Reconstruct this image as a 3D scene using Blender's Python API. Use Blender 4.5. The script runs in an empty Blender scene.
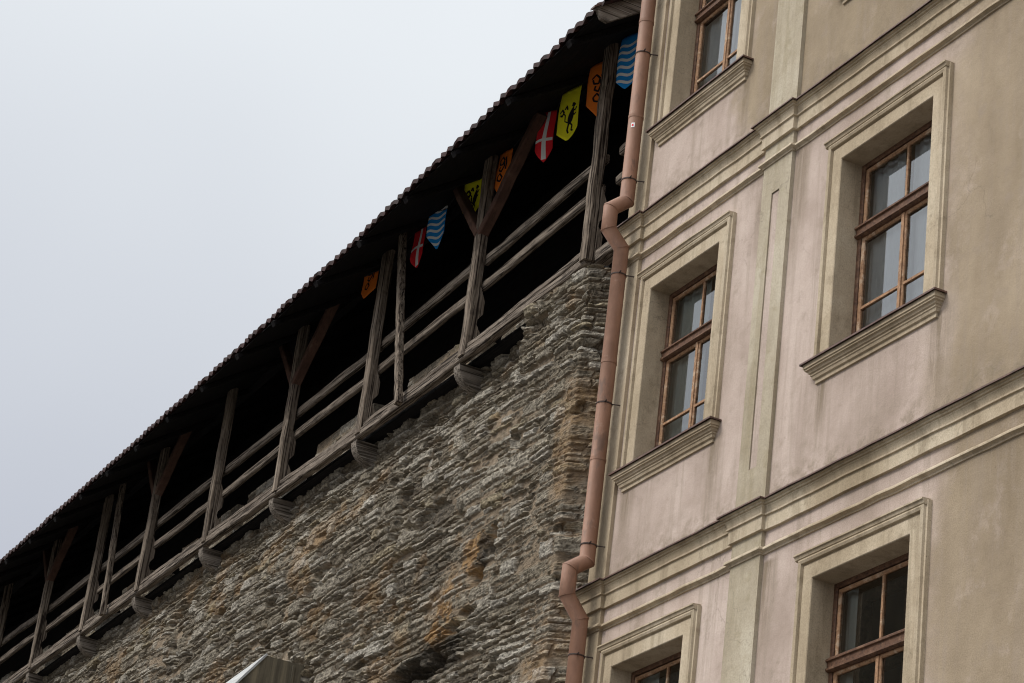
import bpy, math, random
import numpy as np
from mathutils import Vector, Matrix
random.seed(7)
C = bpy.context.scene.collection
SC = bpy.context.scene
R = math.radians

# ------------------------------------------------------------------ helpers
class MB:
    """collects shapes in world coordinates, links them as one mesh object"""
    def __init__(s): s.v = []; s.f = []; s.sm = []
    def add(s, vs, fs, smooth=False):
        o = len(s.v); s.v += [tuple(v) for v in vs]
        for f in fs: s.f.append(tuple(i + o for i in f)); s.sm.append(smooth)
    def box(s, x0, x1, y0, y1, z0, z1):
        s.add([(x0,y0,z0),(x1,y0,z0),(x1,y1,z0),(x0,y1,z0),(x0,y0,z1),(x1,y0,z1),(x1,y1,z1),(x0,y1,z1)],
              [(0,3,2,1),(4,5,6,7),(0,1,5,4),(1,2,6,5),(2,3,7,6),(3,0,4,7)])
    def quad(s, a, b, c, d): s.add([a,b,c,d], [(0,1,2,3)])
    def prism_x(s, prof, x0, x1, caps=True, n=1, jit=0.0):
        """closed (y,z) profile, extruded along x"""
        m = len(prof); vs = []; fs = []
        for k in range(n+1):
            x = x0 + (x1-x0)*k/n
            dy = random.uniform(-jit, jit); dz = random.uniform(-jit, jit)
            vs += [(x, y+dy, z+dz) for y, z in prof]
        for k in range(n):
            for i in range(m):
                j = (i+1) % m
                fs.append((k*m+i, k*m+j, (k+1)*m+j, (k+1)*m+i))
        if caps: fs += [tuple(range(m))[::-1], tuple(n*m+i for i in range(m))]
        s.add(vs, fs)
    def timber(s, p0, p1, w, h, side=(0,1,0), seg=0.16, jit=0.005, ch=0.012, taper=1.0, caps=True):
        """hewn beam from p0 to p1; w across `side`, h across the third axis; chamfered and a little uneven"""
        p0 = Vector(p0); p1 = Vector(p1); d = p1-p0; L = d.length; d.normalize()
        a = Vector(side); a = (a-d*a.dot(d)).normalized(); b = d.cross(a)
        n = max(2, int(L/seg)); W = w/2; H = h/2
        base = [(-W+ch,-H),(W-ch,-H),(W,-H+ch),(W,H-ch),(W-ch,H),(-W+ch,H),(-W,H-ch),(-W,-H+ch)]
        vs = []; fs = []
        wa = wb = 0
        for k in range(n+1):
            t = k/n; q = p0+d*(L*t)
            wa = wa*0.8+random.uniform(-jit,jit); wb = wb*0.8+random.uniform(-jit,jit)
            sc = 1+(taper-1)*t
            for (u, v) in base:
                u2 = u*sc+wa+random.uniform(-jit,jit)*.5; v2 = v*sc+wb+random.uniform(-jit,jit)*.5
                vs.append(q+a*u2+b*v2)
        for k in range(n):
            for i in range(8):
                j = (i+1) % 8; fs.append((k*8+i, k*8+j, (k+1)*8+j, (k+1)*8+i))
        if caps: fs += [tuple(range(8))[::-1], tuple(n*8+i for i in range(8))]
        s.add(vs, fs)
    def sweep_frame(s, x0, x1, z0, z1, prof, closed=False):
        """mitred frame round an opening. prof: open list of (w outward, y)"""
        rings = []
        for (w, y) in prof:
            if closed: rings.append([(x0-w,y,z0-w),(x0-w,y,z1+w),(x1+w,y,z1+w),(x1+w,y,z0-w)])
            else: rings.append([(x0-w,y,z0),(x0-w,y,z1+w),(x1+w,y,z1+w),(x1+w,y,z0)])
        vs = [p for r in rings for p in r]; fs = []
        for k in range(len(prof)-1):
            for i in range(4 if closed else 3):
                j = (i+1) % 4
                fs.append((k*4+i, (k+1)*4+i, (k+1)*4+j, k*4+j))
        if not closed:
            fs.append(tuple(k*4 for k in range(len(prof)))); fs.append(tuple(k*4+3 for k in range(len(prof)))[::-1])
        s.add(vs, fs)
    def bar_ring(s, x0, x1, z0, z1, w, y0, y1):
        """rectangular frame of bar width w lying INSIDE the rectangle"""
        s.sweep_frame(x0+w, x1-w, z0+w, z1-w, [(0,y1),(0,y0+.008),(.008,y0),(w,y0),(w,y1)], closed=True)
    def tube(s, pts, r, n=20, caps=True):
        P = [Vector(p) for p in pts]; vs = []; fs = []
        up = Vector((1,0,0))
        for k, p in enumerate(P):
            if k == 0: t = P[1]-P[0]
            elif k == len(P)-1: t = P[-1]-P[-2]
            else: t = (P[k]-P[k-1]).normalized()+(P[k+1]-P[k]).normalized()
            t.normalize(); a = (up-t*up.dot(t)).normalized(); b = t.cross(a)
            st = 1.0
            if 0 < k < len(P)-1:
                c = (P[k]-P[k-1]).normalized().dot(t); st = 1/max(.5, c)
            for i in range(n):
                q = 2*math.pi*i/n
                vs.append(p+a*(r*math.cos(q))+b*(r*math.sin(q)*st))
        for k in range(len(P)-1):
            for i in range(n):
                j = (i+1) % n; fs.append((k*n+i, k*n+j, (k+1)*n+j, (k+1)*n+i))
        s.add(vs, fs, True)
        if caps: s.add([vs[i] for i in range(n)], [tuple(range(n))[::-1]]); s.add(vs[-n:], [tuple(range(n))])
    def wrap_x(s, prof, x0, x1, yw, n=1, jit=0.0):
        """open (projection, z) profile run along x and returned into the wall plane yw at both ends"""
        m = len(prof); cols = [[(x0-q, yw+.02, z) for q, z in prof]]
        for k in range(n+1):
            t = k/n; dy = random.uniform(-jit, jit); dz = random.uniform(-jit, jit)
            cols.append([(x0-q+(x1-x0+2*q)*t, yw-q+dy, z+dz) for q, z in prof])
        cols.append([(x1+q, yw+.02, z) for q, z in prof])
        vs = [p for c in cols for p in c]; fs = []
        for k in range(len(cols)-1):
            for i in range(m-1): fs.append((k*m+i, k*m+i+1, (k+1)*m+i+1, (k+1)*m+i))
        s.add(vs, fs)
    def build(s, name, mat, parent=None):
        off = Vector((0,0,0)); p = parent
        while p is not None: off += p.location; p = p.parent
        me = bpy.data.meshes.new(name)
        me.from_pydata([(v[0]-off.x, v[1]-off.y, v[2]-off.z) for v in s.v], [], s.f)
        me.polygons.foreach_set('use_smooth', s.sm)
        me.materials.append(mat); me.update()
        o = bpy.data.objects.new(name, me); C.objects.link(o)
        if parent is not None: o.parent = parent
        return o

def empty(name, loc, label, cat, group=None):
    o = bpy.data.objects.new(name, None); C.objects.link(o); o.location = loc; o.empty_display_size = .2
    tag(o, label, cat, group); return o
def tag(o, label=None, cat=None, group=None, kind=None):
    if label: o['label'] = label
    if cat: o['category'] = cat
    if group: o['group'] = group
    if kind: o['kind'] = kind
    return o

# ------------------------------------------------------------------ materials
def srgb(r, g, b):
    f = lambda c: (c/255/12.92 if c/255 <= .04045 else ((c/255+.055)/1.055)**2.4)
    return (f(r), f(g), f(b), 1)
class NT:
    def __init__(s, name):
        s.m = bpy.data.materials.new(name); s.m.use_nodes = True; s.t = s.m.node_tree
        s.b = s.t.nodes['Principled BSDF']; s.out = s.t.nodes['Material Output']
        s.co = s.n('ShaderNodeTexCoord').outputs['Object']
    def n(s, typ, **kw):
        nd = s.t.nodes.new(typ)
        for k, v in kw.items(): setattr(nd, k, v)
        return nd
    def l(s, a, b): s.t.links.new(a, b)
    def setv(s, inp, v):
        if hasattr(v, 'is_linked'): s.l(v, inp)
        else: inp.default_value = v
    def mapping(s, scale, rot=(0,0,0), loc=(0,0,0)):
        mp = s.n('ShaderNodeMapping'); s.l(s.co, mp.inputs[0])
        mp.inputs['Scale'].default_value = scale; mp.inputs['Rotation'].default_value = rot; mp.inputs['Location'].default_value = loc
        return mp.outputs[0]
    def noise(s, scale, vec=None, detail=6, rough=.6, dist=0):
        nd = s.n('ShaderNodeTexNoise'); s.l(vec if vec is not None else s.co, nd.inputs['Vector'])
        nd.inputs['Scale'].default_value = scale; nd.inputs['Detail'].default_value = detail
        nd.inputs['Roughness'].default_value = rough; nd.inputs['Distortion'].default_value = dist
        return nd.outputs['Fac']
    def ramp(s, fac, stops, inter='LINEAR'):
        nd = s.n('ShaderNodeValToRGB'); s.l(fac, nd.inputs[0]); e = nd.color_ramp.elements; nd.color_ramp.interpolation = inter
        while len(e) < len(stops): e.new(.5)
        for i, (p, c) in enumerate(stops):
            e[i].position = p; e[i].color = c if hasattr(c, '__len__') else (c, c, c, 1)
        return nd.outputs['Color']
    def mix(s, fac, a, b, typ='MIX'):
        nd = s.n('ShaderNodeMix', data_type='RGBA', blend_type=typ)
        s.setv(nd.inputs[0], fac); s.setv(nd.inputs[6], a); s.setv(nd.inputs[7], b); return nd.outputs[2]
    def math(s, op, a, b=None, clamp=False):
        nd = s.n('ShaderNodeMath', operation=op); nd.use_clamp = clamp
        s.setv(nd.inputs[0], a)
        if b is not None: s.setv(nd.inputs[1], b)
        return nd.outputs[0]
    def sep(s):
        nd = s.n('ShaderNodeSeparateXYZ'); s.l(s.n('ShaderNodeNewGeometry').outputs['Position'], nd.inputs[0]); return nd.outputs
    def mr(s, v, a, b, c=0, d=1):
        nd = s.n('ShaderNodeMapRange'); s.l(v, nd.inputs[0])
        for i, q in enumerate((a, b, c, d)): nd.inputs[i+1].default_value = q
        nd.interpolation_type = 'SMOOTHSTEP'
        return nd.outputs[0]
    def bump(s, h, strength, dist, prev=None):
        nd = s.n('ShaderNodeBump'); s.l(h, nd.inputs['Height']); nd.inputs['Strength'].default_value = strength
        nd.inputs['Distance'].default_value = dist
        if prev is not None: s.l(prev, nd.inputs['Normal'])
        return nd.outputs['Normal']
    def fin(s, col, rough=.8, normal=None, spec=.3, metal=0):
        s.setv(s.b.inputs['Base Color'], col); s.setv(s.b.inputs['Roughness'], rough)
        s.b.inputs['Specular IOR Level'].default_value = spec; s.b.inputs['Metallic'].default_value = metal
        if normal is not None: s.l(normal, s.b.inputs['Normal'])
        return s.m

def wood_mat(name, axis, base, light, dark, bumpd=.006):
    t = NT(name)
    sc = {'x': (1.6, 44, 44), 'z': (44, 44, 1.6), 'y': (44, 1.6, 44)}[axis]
    v = t.mapping(sc)
    g = t.noise(1.0, v, 8, .65, .4)
    g2 = t.noise(2.7, v, 5, .7)
    cr = t.ramp(t.noise(.9, t.mapping(tuple(q*1.6 if q > 2 else q*.7 for q in sc)), 3, .5, .2), [(.40, 0), (.47, 1)])
    blot = t.noise(1.7, None, 5, .6)
    c = t.ramp(g, [(.28, dark), (.5, base), (.72, light)])
    c = t.mix(t.math('MULTIPLY', t.mr(g2, .45, .7), .55), c, light)
    c = t.mix(t.mr(blot, .45, .72, 0, .6), c, base)
    c = t.mix(t.mr(t.noise(5.5, None, 7, .7), .52, .66, 0, .7), c, tuple(q*.45 for q in base[:3])+(1,))
    c = t.mix(cr, dark, c)
    h = t.math('ADD', t.math('MULTIPLY', g, .6), t.math('MULTIPLY', cr, .6))
    return t.fin(c, .88, t.bump(h, .8, bumpd*.6), .15)

M = {}
M['wood_z'] = wood_mat('weathered upright timber', 'z', (.145,.112,.083,1), (.37,.305,.24,1), (.022,.015,.011,1))
M['wood_x'] = wood_mat('weathered rail timber', 'x', (.14,.110,.085,1), (.33,.278,.222,1), (.022,.016,.011,1))
M['wood_y'] = wood_mat('weathered cross timber', 'y', (.17,.14,.112,1), (.36,.32,.27,1), (.05,.04,.03,1))
def brace_mat():
    t = NT('red brown brace timber'); n = t.noise(3.2, None, 7, .65); g = t.noise(1, t.mapping((9, 40, 9)), 6, .7)
    c = t.ramp(n, [(.3, (.05,.026,.018,1)), (.6, (.105,.055,.038,1)), (.75, (.17,.125,.095,1))])
    c = t.mix(t.mr(g, .5, .68, 0, .5), c, (.02,.013,.010,1))
    return t.fin(c, .85, t.bump(g, .5, .004), .2)
M['brace'] = brace_mat()
M['wood_shaded'] = wood_mat('shade dark timber', 'x', (.012,.010,.010,1), (.02,.017,.016,1), (.004,.004,.004,1))  # near-black colour stands in for the deep shade inside the gallery

def tile_mat():
    t = NT('clay tile'); n = t.noise(9, None, 5); n2 = t.noise(1.3)
    c = t.ramp(n, [(.3, (.010,.004,.003,1)), (.7, (.042,.013,.010,1))])
    c = t.mix(t.mr(n2, .5, .75, 0, .6), c, (.03,.022,.02,1))
    return t.fin(c, .8, t.bump(t.noise(60), .4, .004))
M['tile'] = tile_mat()

def stone_mat():
    t = NT('rubble limestone')
    at = t.n('ShaderNodeAttribute', attribute_name='stone'); sp = t.n('ShaderNodeSeparateColor'); t.l(at.outputs['Color'], sp.inputs[0])
    rnd, mort, och = sp.outputs[0], sp.outputs[1], sp.outputs[2]
    st = t.ramp(rnd, [(0, (.105,.084,.06,1)), (.3, (.185,.155,.112,1)), (.6, (.25,.217,.167,1)), (.85, (.34,.308,.255,1)), (1, (.245,.20,.13,1))])
    lay = t.noise(1, t.mapping((5, 5, 46)), 6, .7, .6)
    st = t.mix(.75, st, t.ramp(lay, [(.28, .30), (.5, .90), (.72, 1.35)]), 'MULTIPLY')
    sp2 = t.noise(26, None, 8, .72)
    st = t.mix(.85, st, t.ramp(sp2, [(.36, .22), (.5, .95), (.63, 1.45)]), 'MULTIPLY')
    mc = t.ramp(t.noise(14, None, 6), [(.3, (.13,.098,.066,1)), (.7, (.30,.225,.15,1))])
    c = t.mix(t.math('MULTIPLY', mort, .85), st, mc)
    oc = t.ramp(t.noise(17, None, 6, .7), [(.35, (.16,.07,.022,1)), (.65, (.40,.22,.06,1))])
    c = t.mix(och, c, oc)
    c = t.mix(at.outputs['Alpha'], c, t.ramp(sp2, [(.35, (.012,.010,.008,1)), (.65, (.075,.062,.045,1))]))   # black moss low down, plain dark tone at the crack
    # soot and grey lichen in broad patches
    c = t.mix(t.mr(t.noise(.75, None, 5, .6), .52, .7, 0, .55), c, t.mix(.5, c, (.06,.055,.05,1)))
    c = t.mix(t.mr(t.noise(6.5, None, 6, .7), .62, .72, 0, .5), c, (.46,.42,.36,1))
    n1 = t.bump(t.noise(70, None, 8, .75), .7, .008)
    n2 = t.bump(lay, .8, .02, n1)
    return t.fin(c, .92, n2, .2)
M['stone'] = stone_mat()

DRIPS = [(-16.58, 9.75, 1.0), (-18.02, 9.75, .7), (-13.50, 9.75, 1.2), (-15.02, 9.75, .8), (-16.58, 13.22, .9), (-13.5, 13.22, .9), (-15.55, 12.05, 1.6), (-16.12, 12.05, 1.3), (-15.58, 8.4, 1.2)]
LEDGES = [8.89, 12.47]
def plaster(name, cols, stain, seed=0, zone=False):
    t = NT(name); x, y, z = t.sep()
    big = t.noise(.9, t.mapping((1,1,.6), loc=(seed,seed,0)), 7, .62, .3)
    c = t.ramp(big, [(.36, cols[0]), (.5, cols[1]), (.62, cols[2])])
    if zone:   # old limewash: pinker round the windows, ochre where the upper coat has worn
        w = t.math('ADD', x, t.math('MULTIPLY', t.math('SUBTRACT', t.noise(1.1, None, 6, .65), .5), 1.3))
        right = t.mr(w, -13.75, -13.15)
        up = t.mr(t.math('ADD', z, t.math('MULTIPLY', t.math('SUBTRACT', t.noise(1.6, None, 6, .65), .5), .5)), 12.3, 12.6)
        mid = t.math('MULTIPLY', t.mr(w, -16.75, -16.45), up)
        k = t.math('MAXIMUM', t.math('MULTIPLY', right, .85), t.math('MULTIPLY', mid, .9))
        tan = t.ramp(t.noise(1.5, t.mapping((1,1,.5)), 7, .65), [(.3, (.165,.122,.070,1)), (.7, (.315,.247,.16,1))])
        c = t.mix(k, c, tan)
        # dirt washed from the sill ends and splashed above the ledges, each patch with its own ragged outline
        rag = t.noise(1, t.mapping((11, 11, .9)), 7, .72, .4); rag2 = t.noise(7, None, 8, .75)
        for (xe, ze, ln) in DRIPS:
            bx = t.math('MULTIPLY', t.mr(x, xe-.14, xe-.02), t.mr(x, xe+.20, xe+.04))
            bz_ = t.math('MULTIPLY', t.mr(z, ze-ln, ze-.1), t.mr(z, ze+.02, ze-.02))
            c = t.mix(t.math('MULTIPLY', t.math('MULTIPLY', bx, bz_), t.mr(rag, .36, .60, .15, .85)), c, (.175,.132,.085,1))
        for zl in LEDGES:
            bz_ = t.math('MULTIPLY', t.mr(z, zl+.42, zl), t.mr(z, zl-.05, zl-.02))
            c = t.mix(t.math('MULTIPLY', bz_, t.mr(rag2, .42, .62, 0, .8)), c, (.19,.15,.10,1))
    # rain streaks: vertical smears with their own outline
    stx = t.noise(1, t.mapping((8, 8, .4)), 7, .7, .35)
    c = t.mix(t.mr(stx, .47, .70, 0, .55), c, stain)
    blot = t.noise(4.5, None, 8, .7)
    c = t.mix(t.mr(blot, .52, .70, 0, .6), c, stain)
    pale = t.noise(2.6, t.mapping((1,1,1), loc=(4,8,3)), 8, .7)
    c = t.mix(t.mr(pale, .55, .72, 0, .3), c, cols[2])
    spk = t.ramp(t.noise(95, None, 5, .75), [(.34, .70), (.5, 1.0), (.66, 1.18)]); c = t.mix(.8, c, spk, 'MULTIPLY')
    pit = t.ramp(t.noise(55, None, 4, .6), [(.27, .35), (.33, 1)])
    c = t.mix(1, c, pit, 'MULTIPLY')
    crv = t.n('ShaderNodeTexVoronoi', feature='DISTANCE_TO_EDGE'); wv = t.n('ShaderNodeVectorMath', operation='ADD')
    nz = t.n('ShaderNodeTexNoise'); t.l(t.co, nz.inputs['Vector']); nz.inputs['Scale'].default_value = 2.2; nz.inputs['Detail'].default_value = 6
    t.l(t.co, wv.inputs[0]); t.l(nz.outputs['Color'], wv.inputs[1]); t.l(wv.outputs[0], crv.inputs['Vector']); crv.inputs['Scale'].default_value = .9
    crack = t.math('MULTIPLY', t.ramp(crv.outputs['Distance'], [(0, 1), (.006, 0)]), t.mr(t.noise(.8, t.mapping((1,1,1), loc=(9,2,5))), .52, .6))
    c = t.mix(t.math('MULTIPLY', crack, .45), c, (.10,.08,.06,1))
    h = t.math('ADD', t.math('MULTIPLY', t.noise(7, None, 6, .6), 1.0), t.math('MULTIPLY', t.noise(90, None, 4, .7), .22))
    nrm = t.bump(pit, .35, .004, t.bump(h, .55, .014))
    return t.fin(c, .9, nrm, .2)
M['pink'] = plaster('dusty pink limewash', [(.325,.252,.205,1),(.415,.328,.275,1),(.485,.392,.334,1)], (.265,.21,.16,1), 0, True)
M['cream'] = plaster('cream trim paint', [(.295,.231,.152,1),(.395,.318,.22,1),(.475,.398,.29,1)], (.20,.155,.098,1), 3)
M['sage'] = plaster('grey green pilaster paint', [(.295,.245,.172,1),(.388,.333,.246,1),(.455,.402,.31,1)], (.25,.205,.125,1), 6)
M['flash'] = (lambda t: t.fin(t.ramp(t.noise(20), [(.3, (.045,.024,.018,1)), (.7, (.13,.07,.05,1))]), .55, t.bump(t.noise(30), .3, .003)))(NT('brown tin flashing'))

def paintwood(name, col, worn, dark):
    t = NT(name)
    n = t.noise(1, t.mapping((14, 14, 14)), 7, .7); n2 = t.noise(38, None, 6, .7)
    c = t.ramp(n2, [(.35, dark), (.55, col)])
    c = t.mix(t.mr(n, .52, .62, 0, .8), c, worn)
    return t.fin(c, .7, t.bump(n2, .6, .003), .3)
M['frame'] = paintwood('dark brown window paint', (.11,.053,.028,1), (.17,.095,.055,1), (.045,.022,.013,1))
M['sash'] = paintwood('worn brown sash paint', (.32,.18,.095,1), (.45,.33,.225,1), (.16,.085,.045,1))
def pipe_mat():
    t = NT('terracotta pipe paint'); n = t.noise(5, t.mapping((1,1,.4)), 7, .65)
    c = t.ramp(n, [(.3, (.165,.085,.052,1)), (.7, (.285,.15,.095,1))])
    c = t.mix(t.mr(t.noise(9, None, 7, .7), .6, .68, 0, .5), c, (.32,.20,.14,1))
    c = t.mix(t.mr(t.noise(8, t.mapping((1,1,.35)), 7, .72), .54, .66, 0, .7), c, (.115,.07,.05,1))
    return t.fin(c, .62, t.bump(t.noise(40, None, 5), .25, .003, t.bump(t.noise(3.5, None, 3), .5, .02)), .3)
M['pipe'] = pipe_mat()
M['iron'] = (lambda t: t.fin(t.ramp(t.noise(40), [(.3, (.02,.015,.013,1)), (.7, (.07,.04,.03,1))]), .7))(NT('rusty iron strap'))
def glass_mat():
    t = NT('old window glass'); tr = t.n('ShaderNodeBsdfTransparent'); gl = t.n('ShaderNodeBsdfGlossy'); mx = t.n('ShaderNodeMixShader'); fr = t.n('ShaderNodeFresnel')
    tr.inputs[0].default_value = (.90,.93,.91,1); gl.inputs['Roughness'].default_value = .03; fr.inputs[0].default_value = 2.5
    nb = t.bump(t.noise(2.6, None, 2), .012, .02); t.l(nb, gl.inputs['Normal'])
    t.l(fr.outputs[0], mx.inputs[0]); t.l(tr.outputs[0], mx.inputs[1]); t.l(gl.outputs[0], mx.inputs[2]); t.l(mx.outputs[0], t.out.inputs[0])
    return t.m
M['glass'] = glass_mat()
def cloth(name, col, var=.15):
    t = NT(name); n = t.noise(16, None, 5)
    d = tuple(c*(1-var) for c in col[:3])+(1,)
    return t.fin(t.mix(n, d, col), .75, t.bump(t.noise(120), .2, .002), .15)
M['curtain'] = cloth('white net curtain', (.84,.86,.88,1))
M['curtain_grey'] = cloth('grey green curtain', (.60,.64,.60,1))
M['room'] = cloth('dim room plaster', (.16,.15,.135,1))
M['f_orange'] = cloth('orange bunting cloth', (.88,.22,.03,1)); M['f_red'] = cloth('red bunting cloth', (.78,.025,.035,1))
M['f_blue'] = cloth('blue bunting cloth', (.02,.30,.78,1)); M['f_yellow'] = cloth('yellow bunting cloth', (.93,.88,.03,1))
M['f_white'] = cloth('white bunting print', (.80,.80,.78,1), .05); M['f_black'] = cloth('black bunting print', (.012,.012,.014,1))
M['cord'] = cloth('dark cord', (.03,.03,.03,1))
M['zinc'] = (lambda t: t.fin(t.ramp(t.noise(9, None, 6), [(.3, (.27,.27,.26,1)), (.7, (.48,.48,.46,1))]), .6, t.bump(t.noise(30), .3, .004)))(NT('pale lime capping'))
def pier_mat():
    t = NT('damp grey render'); st = t.noise(1, t.mapping((7,7,.5)), 6, .7)
    c = t.ramp(st, [(.3, (.045,.038,.026,1)), (.5, (.11,.092,.062,1)), (.7, (.22,.18,.115,1))])
    return t.fin(c, .85, t.bump(t.noise(18, None, 7), .6, .012))
M['pier'] = pier_mat()
def ground_mat():
    t = NT('cobbled street'); v = t.n('ShaderNodeTexVoronoi', feature='DISTANCE_TO_EDGE'); t.l(t.co, v.inputs['Vector']); v.inputs['Scale'].default_value = 7
    e = t.ramp(v.outputs['Distance'], [(0, 0), (.08, 1)]); n = t.noise(3, None, 6)
    c = t.mix(e, (.05,.045,.04,1), t.ramp(n, [(.3, (.10,.095,.088,1)), (.7, (.19,.18,.165,1))]))
    return t.fin(c, .75, t.bump(e, .8, .03))
M['ground'] = ground_mat()

# ------------------------------------------------------------------ ground
g = MB(); g.quad((-600,-600,0),(600,-600,0),(600,600,0),(-600,600,0)); tag(g.build('ground', M['ground']), kind='structure')

# ------------------------------------------------------------------ town wall (rubble)
def h2(ix, iy, seed):
    n = (ix.astype(np.int64)*374761393 + iy.astype(np.int64)*668265263 + seed*2147483647) & 0xffffffff
    n = ((n ^ (n >> 13))*1274126177) & 0xffffffff
    n = (n ^ (n >> 16)) & 0xffffffff
    n = (n*2246822519) & 0xffffffff
    n = n ^ (n >> 15)
    return (n & 0xffffff)/float(0xffffff)
def vn(x, y, seed):
    ix = np.floor(x); iy = np.floor(y); fx = x-ix; fy = y-iy
    fx = fx*fx*fx*(fx*(fx*6-15)+10); fy = fy*fy*fy*(fy*(fy*6-15)+10)
    a = h2(ix, iy, seed); b = h2(ix+1, iy, seed); c = h2(ix, iy+1, seed); d = h2(ix+1, iy+1, seed)
    return (a*(1-fx)+b*fx)*(1-fy)+(c*(1-fx)+d*fx)*fy
def fb(x, y, seed, o=4, g=.55):
    s = 0; a = 1; t = 0
    for k in range(o): s = s+a*vn(x, y, seed+k*17); t += a; a *= g; x = x*2.03+11.3; y = y*2.03+5.7
    return s/t
def ss(a, b, x):
    t = np.clip((x-a)/(b-a), 0, 1); return t*t*(3-2*t)
_rh = np.random.RandomState(3)
ROWS = np.concatenate([[-1.0], -1.0+np.cumsum(np.where(_rh.rand(220) < .3, _rh.uniform(.11, .19, 220), _rh.uniform(.055, .11, 220)))])
def masonry(u, z, quoin=None):
    """u along the wall, z up -> relief (m, outward), stone random, mortar mask"""
    zz = z+.10*(fb(u*.45, z*.45, 5, 3)-.5)+.055*(fb(u*2.1, z*2.1, 9, 4)-.5)+.022*(fb(u*9, z*9, 91, 2)-.5)
    r = np.searchsorted(ROWS, zz.ravel()).reshape(zz.shape)
    r = np.clip(r, 1, len(ROWS)-1)
    lo = ROWS[r-1]; hi = ROWS[r]
    L = .20+.45*h2(r, r*0, 41)**1.3
    p = (u+.07*(fb(u*3+7, z*6, 21, 3)-.5)+.05*(fb(u*14, z*20, 61, 2)-.5))/L+h2(r, r*0+1, 43)*9
    i = np.floor(p)
    b0 = i+.62*(h2(i, r, 51)-.5); b1 = i+1+.62*(h2(i+1, r, 51)-.5)
    lowc = p < b0; hic = p > b1
    i = np.where(lowc, i-1, np.where(hic, i+1, i))
    b0 = i+.62*(h2(i, r, 51)-.5); b1 = i+1+.62*(h2(i+1, r, 51)-.5)
    dx = np.minimum(p-b0, b1-p)*L; dz = np.minimum(zz-lo, hi-zz)
    # half of the stones are split into two thin slabs
    sp = h2(i, r, 77) > .5; mid = lo+(hi-lo)*(.35+.3*h2(i, r, 78)); up = zz > mid
    sp = sp & ((hi-lo) > .085)
    dz = np.where(sp, np.minimum(dz, np.abs(zz-mid)), dz)
    sid = np.where(sp & up, i+5000, i)
    rn = h2(sid, r, 83); rn2 = h2(sid, r, 87)
    e = np.minimum(dx*.8, dz*1.05)+.012*(fb(u*18, z*30, 33, 3)-.5)
    prof = ss(.0, .016, e)
    rnd = 1-np.clip(e/.05, 0, 1)
    proud = .010+.058*(rn-.45)+np.where(rn2 < .05, -.09, 0)
    tiltx = (rn2-.5)*.16*np.clip(p-b0-.5*(b1-b0), -1, 1)*L
    tiltz = (h2(sid, r, 99)-.3)*.35*(zz-(lo+hi)/2)
    lay = fb(u*4, z*42, 71, 4, .6)-.5
    rough = np.abs(fb(u*11, z*17, 73, 4, .66)-.5)*-2+.25
    terr = fb(u*3.2, z*30, 75, 3, .6)*6; terr = (np.floor(terr)+ss(.35, .6, terr-np.floor(terr)))/6-.5
    stone = prof*(.034+proud+tiltx+tiltz+.022*lay+.034*rough+.036*terr)-.004*rnd
    mm = fb(u*.55+3, z*.8, 15, 4)                                   # where joints are still full
    fill = -.030+.052*ss(.52, .70, mm)+.02*(fb(u*16, z*16, 19, 3)-.5)
    gap = (1-prof)*-.05
    hgt = np.maximum(stone+gap, fill)
    mort = ((stone+gap) < fill+.004).astype(float)*.9
    hol = fb(u*1.9, z*3.1, 29, 3); hgt = hgt-.12*ss(.68, .76, hol)
    hgt = hgt*.70+.05*(fb(u*.9, z*1.1, 31, 3)-.5)+.012*(fb(u*30, z*48, 37, 3)-.5)
    return hgt, rn, mort
XC = -20.07                  # right end of the wall
def face_y(x, z):
    """mean plane of the wall face: set back under the gallery, flush with the sill in the pier at its right end"""
    edge = -21.49+.12*(fb(z*2.5, z*0+.5, 63, 3)-.5)
    main = 10.10-.21*ss(0, 1.3, 12.78-z)-.04*np.clip((11.6-z)/4, 0, 1)
    main = main + 0.0*x
    pier = 9.80
    k = ss(0, .07, x-edge)
    return main*(1-k)+pier*k
def grid_obj(name, P, col, parent, stain=None):
    ny, nx = P.shape[:2]; me = bpy.data.meshes.new(name)
    me.vertices.add(nx*ny); me.vertices.foreach_set('co', P.reshape(-1).astype(np.float32))
    ii = np.arange(ny-1)[:, None]*nx+np.arange(nx-1)[None, :]
    q = np.stack([ii, ii+1, ii+1+nx, ii+nx], -1).reshape(-1, 4)
    me.loops.add(q.size); me.loops.foreach_set('vertex_index', q.reshape(-1).astype(np.int32))
    me.polygons.add(len(q)); me.polygons.foreach_set('loop_start', (np.arange(len(q))*4).astype(np.int32))
    me.polygons.foreach_set('loop_total', np.full(len(q), 4, np.int32))
    me.polygons.foreach_set('use_smooth', np.zeros(len(q), bool))
    me.update(calc_edges=True); me.validate()
    ca = me.color_attributes.new('stone', 'FLOAT_COLOR', 'POINT')
    ca.data.foreach_set('color', np.concatenate([col.reshape(-1, 3), (np.zeros((nx*ny, 1)) if stain is None else stain.reshape(-1, 1))], 1).reshape(-1).astype(np.float32))
    me.materials.append(M['stone']); o = bpy.data.objects.new(name, me); C.objects.link(o)
    if parent is not None: o.parent = parent
    return o
wall_root = empty('town_wall', (0,0,0), 'tall medieval wall of rough grey brown limestone rubble under the wooden gallery', 'stone wall')
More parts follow.
